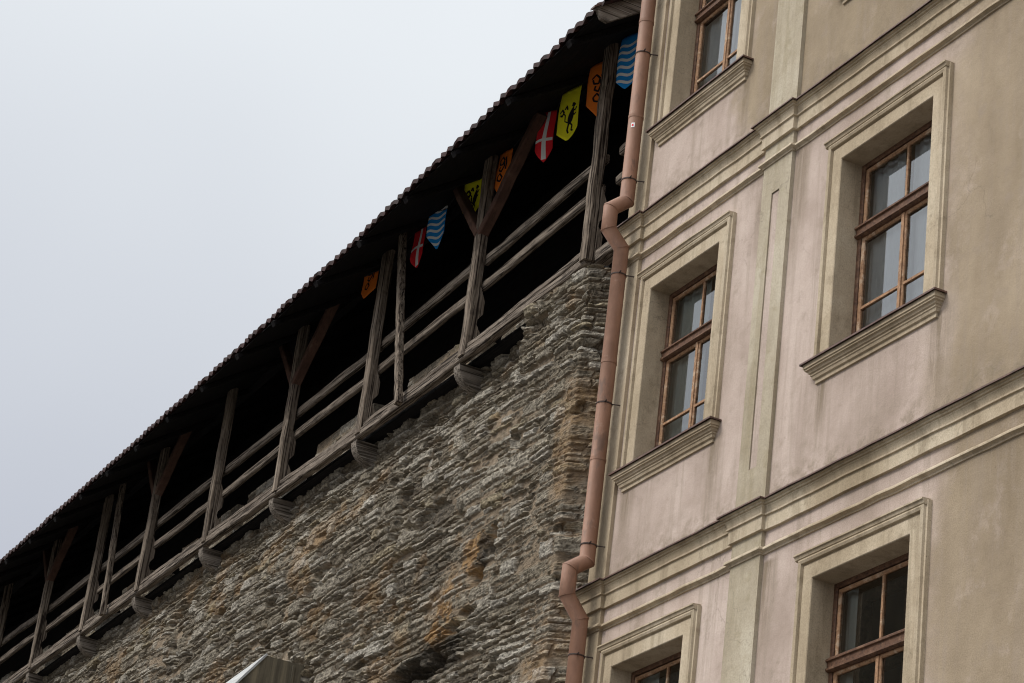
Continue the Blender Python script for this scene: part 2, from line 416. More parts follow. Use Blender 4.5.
def wall_mesh():
    us = np.concatenate([np.arange(-70, -41, .12), np.arange(-41, -27.5, .029), np.arange(-27.5, XC-.001, .017), XC+np.arange(0, .9, .014)])
    zs = np.concatenate([np.arange(0, 7.7, .09), np.arange(7.7, 12.84, .0140), [12.85, 12.87]])
    U, Z = np.meshgrid(us, zs)
    hgt, rn, mort = masonry(U, Z)
    Xf = np.minimum(U, XC)
    y0 = face_y(Xf, Z)
    # ragged corner: quoins stick out by course
    k = ss(XC-.10, XC+.02, U)
    nx = np.where(U > XC, 1.0, k*.5); ny = np.where(U > XC, -.0, -1.0+k*.3)
    nyr = np.where(U > XC, -(1-ss(0, .12, U-XC))*.7, ny)
    # crack with ochre brick showing
    cx = -21.70+.10*(fb(Z*3, Z*0, 103, 3)-.5); cr = np.exp(-((U-cx)/.055)**2)*ss(10.22, 10.30, Z)*(1-ss(10.50, 10.60, Z))
    cx2 = -21.95+.2*(fb(Z*3, Z*0, 107, 3)-.5); cr2 = np.exp(-((U-cx2)/.10)**2)*ss(9.95, 10.02, Z)*(1-ss(10.12, 10.2, Z))
    dk = np.exp(-((U+23.0)/1.1)**2-((Z-9.33-(U+23.0)*.02)/.16)**2)*fb(U*4, Z*5, 109, 3)   # broken patch low down
    hgt = hgt*(1-.2*np.exp(-((U-XC)/.16)**2))
    hgt = hgt-.34*np.clip(cr+.7*cr2, 0, 1)-.5*ss(.2, .5, dk)*(.4+.6*rn)
    X = Xf+.55*np.maximum(0, U-XC)+nx*hgt; Y = y0+.84*np.maximum(0, U-XC)+nyr*hgt
    # close the top
    Y[-1, :] = np.where(U[-1, :] > XC, Y[-1, :], 10.6); Z[-1, :] = 12.855
    n1 = fb(U*2.2, Z*2.6, 111, 5, .62)
    d = np.exp(-(((U+21.95)+(10.5-Z)*.85)/.45)**2)*ss(9.35, 9.6, Z)*(1-ss(10.5, 10.75, Z))
    d2 = np.exp(-((U+25.6)/.35)**2-((Z-11.97)/.10)**2)+.8*np.exp(-((U+24.2)/.3)**2-((Z-12.4)/.09)**2)+.6*np.exp(-((U+22.4)/.35)**2-((Z-11.2)/.3)**2)
    gen = .85*ss(.60, .72, fb(U*1.1, Z*1.5, 113, 5, .62))
    och = np.clip(ss(.36, .62, n1*(.30+.95*d+.75*d2))*ss(.40, .60, fb(U*6, Z*9, 119, 5, .7))*.85+gen*.32, 0, .62)
    st = np.exp(-((U+22.9)/1.0)**2-((Z-9.34-(U+22.9)*.04)/.22)**2)+.8*np.exp(-((U+21.85)/.16)**2-((Z-10.3)/.25)**2)
    stain = np.clip(ss(.22, .5, st*(.4+1.1*fb(U*3, Z*5, 131, 4, .65)))*.85, 0, .85)
    return grid_obj('masonry_face', np.stack([X, Y, Z], -1), np.stack([rn, mort, och], -1), wall_root, stain)
wall_mesh()
b = MB(); b.box(-70, XC-.2, 10.5, 11.77, 0, 12.75); b.build('masonry_core', M['stone'], wall_root)
# low parapet stubs standing on the wall just behind the railing
def parapet(x0, x1, z1, s0=0.0, s1=0.0, seed=1):
    us = np.arange(x0, x1+.001, .03); zs = np.arange(12.92, z1+.001, .02)
    U, Z = np.meshgrid(us, zs); hgt, rn, mort = masonry(U, Z)
    Y = 10.14-hgt*.3; t = (Z-12.92)/(z1-12.92)
    X = U + (1-(U-x0)/(x1-x0))*t*s0 - ((U-x0)/(x1-x0))*t*s1
    Y[-1] = 10.5; Y[:, 0] = 10.5; Y[:, -1] = 10.5
    grid_obj('parapet_stub', np.stack([X, Y, Z], -1), np.stack([rn, mort, rn*0], -1), wall_root)
for a in ((-46.24,-41.35,13.56), (-40.61,-39.23,13.52), (-38.48,-36.57,13.50), (-35.61,-34.12,13.52), (-32.95,-32.21,13.48), (-31.78,-30.72,13.54), (-30.51,-29.02,13.57), (-28.06,-26.15,13.54), (-25.41,-23.39,13.50), (-22.85,-20.84,13.42)):
    parapet(*a, s0=random.uniform(0,.25), s1=random.uniform(0,.25))

# ------------------------------------------------------------------ timber gallery
gal = empty('wooden_gallery', (-28, 9.2, 12.13), 'weathered open timber wall walk with posts, rails and tiled lean-to roof on the stone wall', 'gallery')
EX = np.array([-71.104, -39.188, -32.708, -29.803, -27.751, -24.947, -22.773, -21.087, -19.462, -18.9]); EZ = np.array([14.631, 14.642, 14.652, 14.692, 14.723, 14.794, 14.875, 14.957, 15.017, 15.048])
YE, PITCH = 9.02, .72
def eave(x): return float(np.interp(x, EX, EZ))
BX = np.array([-70, -38.959, -31.146, -28.488, -25.087, -21.685, -19.772]); BZ = np.array([12.812, 12.806, 12.79, 12.769, 12.716, 12.78, 12.865])
def bz(x): return float(np.interp(x, BX, BZ))
# posts: left edge of the front face, kind
POSTS = [(-20.27,'plain'),(-23.02,'y'),(-25.80,'plain'),(-28.42,'y'),(-30.97,'plain'),(-33.72,'y'),(-36.28,'plain'),(-38.92,'y'),(-41.62,'plain'),(-44.22,'y')]
PW, PD, PF = .14, .115, 9.76
def roof_under(x, y): return eave(x)+(y-YE)*PITCH-.055
for k, (xl, kind) in enumerate(POSTS):
    w = PW-(.012 if k == 0 else 0); xc = xl+w/2
    m = MB(); zt = roof_under(xc, PF+.06)
    m.timber((xc, PF+PD/2, bz(xc)+.115), (xc+random.uniform(-.01,.01), PF+PD/2, zt), w, PD, (1,0,0), .12, .0045, .014)
    # carved cheek behind the post that carries the rails
    yb0, yb1 = PF+PD-.01, PF+PD+.045
    zb = bz(xc)
    prof = [(yb0, zb+.14), (yb1, zb+.14), (yb1+.01, zb+.40), (yb1-.05, zb+.50), (yb1-.045, zb+.56), (yb1+.01, zb+.64), (yb1+.012, zb+.80), (yb1-.03, zb+.90), (yb0, zb+.96)]
    m.prism_x(prof, xc-w/2+.02, xc+w/2+.012)
    p = m.build('post', M['wood_z'], gal)
    if kind == 'y':
        z0 = zb+1.62
        for sgn in (-1, 1):
            q = MB(); hh = zt-z0; q.timber((xc+sgn*.02, PF+.058, z0), (xc+sgn*.05+hh*(1.12 if sgn > 0 else -.86), PF+.065, zt+.02), .12, .095, (0,1,0), .12, .004, .01)
            q.build('brace', M['brace'], p)
for xc, lean in ((-24.40, .68), (-34.92, .28)):
    m = MB(); m.timber((xc, PF-.055, bz(xc)+.035), (xc-lean, PF-.05, roof_under(xc, PF-.03)), .09, .08, (1,0,0), .12, .004, .01)
    m.build('post', M['wood_z'], gal)
# rails, sill beams and floor edge plank, bay by bay
RU = {0:(14.162,14.045),1:(14.098,14.013),2:(14.002,13.981),3:(13.970,13.949),4:(13.970,13.949),5:(13.960,13.938),6:(13.949,13.938),7:(13.960,14.002),8:(14.013,13.981)}
RL = {0:(13.800,13.726),1:(13.726,13.673),2:(13.657,13.651),3:(13.630,13.582),4:(13.603,13.587),5:(13.587,13.545),6:(13.577,13.566),7:(13.630,13.651),8:(13.641,13.609)}
for k in range(len(POSTS)-1):
    xr, xl = POSTS[k][0], POSTS[k+1][0]
    for (za, zc), hh in ((RU[k], .10), (RL[k], .09)):
        za += .035; zc += .035
        m = MB(); m.timber((xl+PW-.05, PF+.160, zc), (xr+.05, PF+.160, za), .06, hh+.015, (0,1,0), .2, .004, .012); m.build('rail', M['wood_x'], gal)
    m = MB(); m.timber((xl+.09, PF+.075, bz(xl)+.130), (xr+.088, PF+.075, bz(xr)+.130), .10, .105, (0,1,0), .15, .005, .014)
    m.build('sill_beam', M['wood_x'], gal)
    m = MB(); m.timber((xl+PW+.002, PF+.085, bz(xl)+.224), (xr-.002, PF+.085, bz(xr)+.224), .09, .072, (0,1,0), .15, .005, .012)
    m.build('edge_plank', M['wood_x'], gal)
for za, h_ in ((14.17, .10), (13.82, .095)):
    m = MB(); m.timber((-19.95, PF+.195, za), (-18.75, PF+.195, za+.05), .085, h_, (0,1,0), .1, .005, .015); m.build('rail', M['wood_x'], gal)
m = MB(); m.timber((-19.97, PF+.11, 12.927), (-18.85, PF+.11, 12.948), .16, .14, (0,1,0), .1, .004, .014); m.build('sill_beam', M['wood_x'], gal)
m = MB(); m.box(-70, -18.7, PF+.20, PF+2.0, 12.862, 12.91); m.build('floor', M['wood_shaded'], gal)
for k, (xl, kind) in enumerate(POSTS[1:]):
    zb = bz(xl)+.075; xc = xl-.08
    prof = [(PF+.44, zb), (PF+.045, zb)]+[(PF+.045+.32*(1-math.cos(a)), zb-.03-.25*math.sin(a)) for a in [R(90)*i/9 for i in range(0, 10)]]+[(PF+.44, zb-.28)]
    m = MB(); m.prism_x(prof, xc-.075, xc+.075); m.build('corbel', M['wood_y'], gal)
# roof: tiles, boarding, rafters, back boards, verge board
def roof_tiles():
    x0, x1 = -68.0, -18.98; tw = .182; n = 10
    xs = []
    k = 0
    X = x0
    while X < x1:
        xs += [X+tw*j/n for j in range(n)]; X += tw
    xs = np.array(xs); ph = ((xs-x0) % tw)/tw
    wave = np.where(ph < .76, .027-.054*(ph/.76), -.027+.054*((ph-.76)/.24))
    wave = wave+.004*np.sin(ph*6.28)
    jit = np.repeat(np.random.RandomState(4).uniform(-.011, .011, len(xs)//n), n); jy = np.repeat(np.random.RandomState(5).uniform(-.02, .02, len(xs)//n), n)
    ez = np.interp(xs, EX, EZ)+wave+jit
    nr = 8; rl = 2.9/nr
    V = []; 
    rows = []
    for r in range(nr):
        for (f, lift) in ((0, .03), (1, 0.0)):
            y = YE+(r+f)*rl; rows.append((y, lift))
    m = MB(); vs = []; nx = len(xs)
    under = [(YE+.0, -.022), ]
    seq = [(YE+2.9, -.03, 0), (YE, -.022, 1)]+[(y, l, 1 if i == 0 else 0) for i, (y, l) in enumerate(rows)]
    for (y, l, e) in seq:
        for i in range(nx):
            yy = y+(jy[i] if e else 0); vs.append((xs[i], yy, ez[i]+(yy-YE)*PITCH+l))
    fs = []
    for r in range(len(seq)-1):
        for i in range(nx-1): fs.append((r*nx+i, r*nx+i+1, (r+1)*nx+i+1, (r+1)*nx+i))
    m.add(vs, fs); return m.build('roof_tiles', M['tile'], gal)
roof_tiles()
def slope_sheet(name, y0, y1, dz0, th, mat, xa=-68, xb=-19.0):
    m = MB(); xs = np.linspace(xa, xb, 90); vs = []; fs = []
    for x in xs:
        e = eave(x)
        for (y, d) in ((y0,0),(y1,0),(y1,-th),(y0,-th)): vs.append((x, y, e+(y-YE)*PITCH+dz0+d))
    for i in range(len(xs)-1):
        for j in range(4): fs.append((i*4+j, i*4+(j+1)%4, (i+1)*4+(j+1)%4, (i+1)*4+j))
    fs += [(3,2,1,0), tuple(4*(len(xs)-1)+i for i in range(4))]
    m.add(vs, fs); return m.build(name, mat, gal)
slope_sheet('roof_boarding', YE+.05, YE+2.9, -.045, .02, M['wood_shaded'])
x = -66.1; k = 0
while x < -18.9:
    e = eave(x); m = MB()
    m.timber((x, YE+.03, e+.03*PITCH-.105), (x, YE+2.8, e+2.8*PITCH-.105), .09, .07, (1,0,0), .5, .003, .012)
    m.build('rafter', M['wood_shaded'], gal); x += 1.29+random.uniform(-.08,.08)
pl = MB()
for a, c in zip(EX[:-1], EX[1:]):
    a = max(a, -66); c = min(c, -18.9)
    pl.timber((a, PF+.40, roof_under(a, PF+.40)-.05), (c, PF+.40, roof_under(c, PF+.40)-.05), .11, .10, (0,1,0), .3, .003, .012)
pl.build('wall_plate', M['wood_shaded'], gal)
m = MB()
for a, c in zip(EX[:-1], EX[1:]):
    a = max(a, -68); q = [(a, PF+1.95, 12.7), (c, PF+1.95, 12.7), (c, PF+1.95, roof_under(c, PF+1.95)+.03), (a, PF+1.95, roof_under(a, PF+1.95)+.03)]
    m.add(q+[(x_, y_+.05, z_) for x_, y_, z_ in q], [(0,1,2,3),(7,6,5,4),(2,6,7,3)])
m.build('rear_boards', M['wood_shaded'], gal)
m = MB()
bx0, bx1 = -19.01, -18.965; e = 15.048
prof = [(YE-.01, e-.02), (YE+.05, e-.155), (YE+.13, e-.165)]+[(YE+2.85, e+2.4*PITCH-.12), (YE+2.85, e+2.4*PITCH+.03)]
prof = [(YE-.015, e-.03), (YE+.045, e-.135), (YE+.12, e-.15), (YE+2.85, e+2.85*PITCH-.20), (YE+2.85, e+2.85*PITCH-.02)]
m.prism_x(prof, bx0, bx1); tag(m.build('verge_board', M['wood_y'], gal), 'pale weathered board closing the roof end')
m = MB(); m.prism_x([(YE-.05,e-.055),(YE+2.9,e+2.9*PITCH-.022),(YE+2.9,e+2.9*PITCH-.004),(YE-.05,e-.032)], -19.03, -18.94); m.build('verge_flashing', M['flash'], gal)

# ------------------------------------------------------------------ bunting
cord_pts = []
FL = [  # x left, x right, tip z, shoulder z, tip fraction, cloth, label
 (-26.63,-26.35,14.95,15.07,.45,'f_orange','lion','orange pennant with black emblem, furthest left, beside the paired posts'),
 (-25.18,-24.93,14.80,14.98,.72,'f_red','cross','red pennant with a white cross beside the blue and white wavy one'),
 (-24.67,-24.39,14.86,15.07,.55,'f_blue','waves','blue pennant with white wavy stripes hanging in the open gallery bay'),
 (-23.70,-23.46,14.83,14.99,.50,'f_yellow','lion2','yellow pennant with black emblem half hidden behind a forked post'),
 (-22.93,-22.68,14.87,15.02,.45,'f_orange','lion','orange pennant showing behind the red brown brace of the forked post'),
 (-21.89,-21.70,14.83,15.00,.60,'f_red','cross','red pennant with a white cross beside a fully visible yellow one'),
 (-21.41,-21.09,14.87,14.99,.45,'f_yellow','lion2','bright yellow pennant with a black rampant figure, in full view'),
 (-20.76,-20.48,14.88,15.05,.50,'f_orange','lion','orange pennant with black curls half behind the thick end post'),
 (-20.10,-19.84,14.91,15.02,.40,'f_blue','waves','blue pennant with white wavy stripes right beside the drainpipe')]
FY = PF+.15
def flag(x0, x1, zt, zsh, tf, mat, emb, label, seed):
    rr = random.Random(seed); w = x1-x0; ph = rr.uniform(0, 6); top = roof_under((x0+x1)/2, FY)-.03
    rot = rr.uniform(.03, .11)
    def pt(s, z, off=0):        # s 0..1 across
        d = (top-z)
        y = FY+rot*(s-.5)+.018*math.sin(s*5+ph+d*3)*(.3+d*1.6)+.01*math.sin(d*9+ph)
        return (x0+w*s, y+off, z)
    root = empty('pennant', pt(.5, top), label, 'pennant', 'pennants hung along the gallery')
    def zbot(s): return zsh+(zt-zsh)*(s/tf if s < tf else (1-s)/(1-tf))
    ns, nz = 12, 16; vs = []; fs = []
    for off in (-.0015, .0015):
        for j in range(nz+1):
            for i in range(ns+1):
                s = i/ns; vs.append(pt(s, top+(zbot(s)-top)*j/nz, off))
    N = (ns+1)*(nz+1)
    for j in range(nz):
        for i in range(ns):
            a = j*(ns+1)+i; fs.append((a, a+ns+1, a+ns+2, a+1)); fs.append((N+a, N+a+1, N+a+ns+2, N+a+ns+1))
    border = [i for i in range(ns+1)]+[j*(ns+1)+ns for j in range(1, nz+1)]+[nz*(ns+1)+i for i in range(ns-1, -1, -1)]+[j*(ns+1) for j in range(nz-1, 0, -1)]
    for a, c in zip(border, border[1:]+border[:1]): fs.append((a, c, N+c, N+a))
    m = MB(); m.add(vs, fs, True); m.build('cloth', M[mat], root)
    e = MB()
    def strip(poly, wd):        # poly of (s, z) points; wd in metres across
        for off in (-.004, .004):
            pv = []; q = []
            P = []
            for (a, c) in zip(poly[:-1], poly[1:]):
                for k in range(4): P.append((a[0]+(c[0]-a[0])*k/4, a[1]+(c[1]-a[1])*k/4))
            P.append(poly[-1])
            for k, (s, z) in enumerate(P):
                a = P[max(0, k-1)]; c = P[min(len(P)-1, k+1)]; dx, dz = (c[0]-a[0])*w, c[1]-a[1]; L = math.hypot(dx, dz) or 1
                ww = wd(k/(len(P)-1)) if callable(wd) else wd
                nx, nz_ = -dz/L*ww/2, dx/L*ww/2
                cl = lambda s_, z_: pt(min(.985, max(.015, s_)), max(z_, zbot(min(.985, max(.015, s_)))+.006), off)
                pv += [cl(s+nx/w, z+nz_), cl(s-nx/w, z-nz_)]
            for k in range(len(P)-1): q.append((2*k, 2*k+1, 2*k+3, 2*k+2))
            e.add(pv, q, True)
    H = top-zt
    if emb == 'cross':
        strip([(tf, top-.01), (tf, top-H*.5), (tf, zt+.012)], .036); strip([(0, zsh+.10), (.5, zsh+.108), (1, zsh+.115)], .036); em = 'f_white'
    elif emb == 'waves':
        for i in range(6):
            zc = zt+.085+i*.085
            strip([(s/10, zc+.018*math.sin(s*.75+.5)+.012*s/10-.0) for s in range(0, 11)], .032)
        em = 'f_white'
    elif emb == 'lion':
        c = zsh+.13
        strip([(.25,c+.16),(.45,c+.20),(.62,c+.15),(.55,c+.09),(.35,c+.10),(.30,c+.15)], .022)
        strip([(.60,c+.15),(.66,c+.07),(.52,c+.0),(.36,c+.03),(.42,c+.07)], .022)
        strip([(.68,c+.19),(.76,c+.10),(.74,c+.02)], .018)
        strip([(.30,c-.06),(.46,c-.02),(.60,c-.07),(.50,c-.12),(.34,c-.10),(.30,c-.06)], .02)
        em = 'f_black'
    else:
        c = zsh+.06
        bd = lambda t: .02+.05*math.sin(math.pi*min(1, max(0, t)))
        strip([(.74,c+.20),(.66,c+.13),(.58,c+.06),(.52,c+.01)], bd)                 # body
        strip([(.68,c+.24),(.74,c+.235),(.80,c+.21)], .045)                          # head
        strip([(.70,c+.17),(.82,c+.16),(.90,c+.19)], .018); strip([(.66,c+.14),(.78,c+.11),(.86,c+.125)], .018)   # forelegs
        strip([(.56,c+.04),(.66,c-.01),(.62,c-.06),(.70,c-.07)], .02); strip([(.52,c+.02),(.46,c-.05),(.50,c-.09)], .02)
        strip([(.52,c+.03),(.38,c+.06),(.40,c+.13),(.32,c+.16)], .014)               # tail
        strip([(.14,c+.18),(.26,c+.21),(.34,c+.17),(.26,c+.13),(.16,c+.15)], .022); strip([(.38,c+.20),(.46,c+.24),(.50,c+.19)], .02)
        em = 'f_black'
    e.build('emblem', M[em], root)
    cord_pts.extend([pt(0, top+.004), pt(1, top+.004)])
for i, f in enumerate(FL): flag(*f, seed=i+3)
m = MB(); full = [(-26.3, FY, cord_pts[0][2]-.03)]+cord_pts+[(-18.45, FY, cord_pts[-1][2])]
m.tube(full, .005, 6)
tag(m.build('bunting_cord', M['cord']), 'thin dark cord under the gallery roof from which the coloured pennants hang', 'cord')

# ------------------------------------------------------------------ capped pier low on the wall
pr = empty('capped_buttress', (-26.6, 9.5, 0), 'small grey rendered buttress with a sloping white cap at the foot of the stone wall', 'buttress')
xr, xl_ = -26.46, -26.95
m = MB()
A = [(xr,9.065,9.75),(xr,9.36,10.15),(xr,10.2,10.15),(xr,10.2,0),(xr,9.065,0)]
Bv = [(xl_,9.065,9.73),(xl_+.37,9.36,10.13),(xl_+.37,10.2,10.13),(xl_,10.2,9.73),(xl_,10.2,0),(xl_,9.065,0)]
m.add(A+Bv, [(0,1,2,3,4),(0,5,6,1),(1,6,7,2),(6,5,8,7),(5,10,9,8),(4,10,5,0)]); m.build('pier_body', M['pier'], pr)
m = MB()
T = [(xr+.012,8.975,9.655),(xr+.012,9.36,10.178),(xl_+.27,9.36,10.165),(xl_-.24,8.975,9.72)]
Tb = [(a, b_+.016, c-.02) for a, b_, c in T]
m.add(T+Tb, [(3,2,1,0),(4,5,6,7),(0,1,5,4),(1,2,6,5),(2,3,7,6),(3,0,4,7)]); m.build('sloping_cap', M['zinc'], pr)
m = MB(); m.box(xr+.0025, xr+.022, 9.70, 9.725, 8.5, 10.12); m.build('corner_strip', M['pier'], pr)

# ------------------------------------------------------------------ plastered house
YF = 9.4
HX0, HX1, HZ = -18.5, -7.0, 17.2
house = empty('plastered_house', (-15, YF, 0), 'dusty pink and cream plastered town house with moulded cornices and brown windows', 'house')
COLS = [(-17.90,-16.73),(-14.87,-13.645)]
ROWZ = [6.24, 9.885, 13.36]; WH = [1.825, 1.735, 1.82]
holes = [(x0-.05, x1+.05, z0-.05, z0+h+.05) for (x0, x1) in COLS for z0, h in zip(ROWZ, WH)]
xs = sorted({HX0, HX1}|{h[0] for h in holes}|{h[1] for h in holes}); zs = sorted({0, HZ}|{h[2] for h in holes}|{h[3] for h in holes})
m = MB()
for i in range(len(xs)-1):
    for j in range(len(zs)-1):
        cx, cz = (xs[i]+xs[i+1])/2, (zs[j]+zs[j+1])/2
        if any(h[0] < cx < h[1] and h[2] < cz < h[3] for h in holes): continue
        m.quad((xs[i],YF,zs[j]),(xs[i+1],YF,zs[j]),(xs[i+1],YF,zs[j+1]),(xs[i],YF,zs[j+1]))
for (a, c, d, e) in holes:
    y2 = YF+.55
    m.quad((a,YF,d),(a,y2,d),(a,y2,e),(a,YF,e)); m.quad((c,YF,d),(c,YF,e),(c,y2,e),(c,y2,d)); m.quad((a,YF,e),(a,y2,e),(c,y2,e),(c,YF,e)); m.quad((a,YF,d),(c,YF,d),(c,y2,d),(a,y2,d))
YB = YF+11
m.quad((HX0,YF,0),(HX0,YF,HZ),(HX0,YB,HZ),(HX0,YB,0)); m.quad((HX1,YF,0),(HX1,YB,0),(HX1,YB,HZ),(HX1,YF,HZ)); m.quad((HX0,YB,0),(HX0,YB,HZ),(HX1,YB,HZ),(HX1,YB,0))
m.build('wall', M['pink'], house)
m = MB(); m.prism_x([(YF-.45,HZ),(YF+5.5,HZ+4),(YB+.4,HZ),(YF+5.5,HZ+4.2),(YF-.45,HZ+.2)][:1]+[(YB+.4,HZ),(YB+.4,HZ+.2),(YF+5.5,HZ+4.2),(YF-.45,HZ+.2)], HX0-.2, HX1+.2); m.build('roof', M['tile'], house)
# rooms
m = MB()
for z0 in ROWZ:
    zf, zc = z0-.9, z0+2.35
    m.quad((HX0+.3,YF+4,zf),(HX1-.3,YF+4,zf),(HX1-.3,YF+4,zc),(HX0+.3,YF+4,zc))
    m.quad((HX0+.3,YF+.6,zc),(HX0+.3,YF+4,zc),(HX1-.3,YF+4,zc),(HX1-.3,YF+.6,zc)); m.quad((HX0+.3,YF+.6,zf),(HX1-.3,YF+.6,zf),(HX1-.3,YF+4,zf),(HX0+.3,YF+4,zf))
m.build('room_interior', M['room'], house)
# pilasters
PC = (-18.5, -18.19); PM = (-16.07, -15.635); PP = .035
CORN = [8.89, 12.47]      # top of each cornice
def pil(x0, x1, z0, z1, rec=None):
    m = MB(); y0 = YF-PP
    if rec is None: m.box(x0, x1, y0, YF+.02, z0, z1)
    else:
        a, c, d, e = rec
        for q in ((x0,a,z0,z1),(c,x1,z0,z1),(a,c,z0,d),(a,c,e,z1)): m.quad((q[0],y0,q[2]),(q[1],y0,q[2]),(q[1],y0,q[3]),(q[0],y0,q[3]))
        yr = YF-.021
        m.quad((a,y0,d),(a,yr,d),(a,yr,e),(a,y0,e)); m.quad((c,yr,d),(c,y0,d),(c,y0,e),(c,yr,e)); m.quad((a,yr,e),(c,yr,e),(c,y0,e),(a,y0,e)); m.quad((a,yr,d),(a,y0,d),(c,y0,d),(c,yr,d))
        m.quad((x0,y0,z0),(x0,y0,z1),(x0,YF+.02,z1),(x0,YF+.02,z0)); m.quad((x1,y0,z0),(x1,YF+.02,z0),(x1,YF+.02,z1),(x1,y0,z1))
    return m
for zi, (z0, z1) in enumerate(((.3, CORN[0]-.24), (CORN[0]+.005, CORN[1]-.24), (CORN[1]+.005, HZ-.3))):
    rec = (PM[0]+.155, PM[0]+.27, z0+.35, 11.75) if zi == 1 else None
    pil(PM[0], PM[1], z0, z1, rec).build('pilaster', M['sage'], house)
    pil(PC[0], PC[1], z0, z1, None).build('pilaster', M['cream'], house)
for (a, d, e) in ((PM[0]+.158, CORN[0]+.36, 11.745),):
    m = MB(); m.quad((a,YF-.0235,d),(a+.109,YF-.0235,d),(a+.109,YF-.0235,e),(a,YF-.0235,e)); m.build('pilaster_panel', M['pink'], house)
# cornices and string courses
def corn_prof(zt):
    p = [(-.02, zt-.001), (.086, zt-.012), (.086, zt-.025), (.070, zt-.028), (.070, zt-.043), (.056, zt-.046), (.056, zt-.056)]
    p += [(.055-.019*t_, zt-.058-.046*t_**1.5) for t_ in [i/6 for i in range(7)]]
    return p+[(.044, zt-.107), (.044, zt-.121), (.028, zt-.125), (.028, zt-.236), (-.02, zt-.240)]
def torus_prof(zt):
    return [(-.02, zt), (.016, zt)]+[(.016+.026*math.sin(a), zt-.024+.024*math.cos(a)) for a in [R(15*i) for i in range(1, 7)]]+[(.042, zt-.032), (.020, zt-.040), (.012, zt-.046), (.012, zt-.058), (-.02, zt-.060)]
segs = [(PC[0], PC[1], PP), (PC[1], PM[0], 0), (PM[0], PM[1], PP), (PM[1], HX1, 0)]
for zt in CORN:
    m = MB(); t = MB(); f = MB()
    for (a, c, o) in segs:
        n = max(1, int((c-a)/.22))
        fl = [(-.02, zt+.014), (.104, zt-.004), (.106, zt-.018), (.101, zt-.018), (.098, zt-.008), (-.02, zt+.006)]
        if o > 0:
            m.wrap_x(corn_prof(zt), a, c, YF-o, n, .0015); t.wrap_x(torus_prof(zt-.375), a, c, YF-o, n, .0015); f.wrap_x(fl, a, c, YF-o, n, .001)
        else:
            for mb, pr_, j in ((m, corn_prof(zt), .003), (t, torus_prof(zt-.375), .0035), (f, fl, .003)):
                mb.prism_x([(YF-q, z) for q, z in pr_], a+.001, c-.001, caps=False, n=n, jit=j)
    m.build('cornice', M['cream'], house); t.build('string_course', M['cream'], house); f.build('cornice_flashing', M['flash'], house)

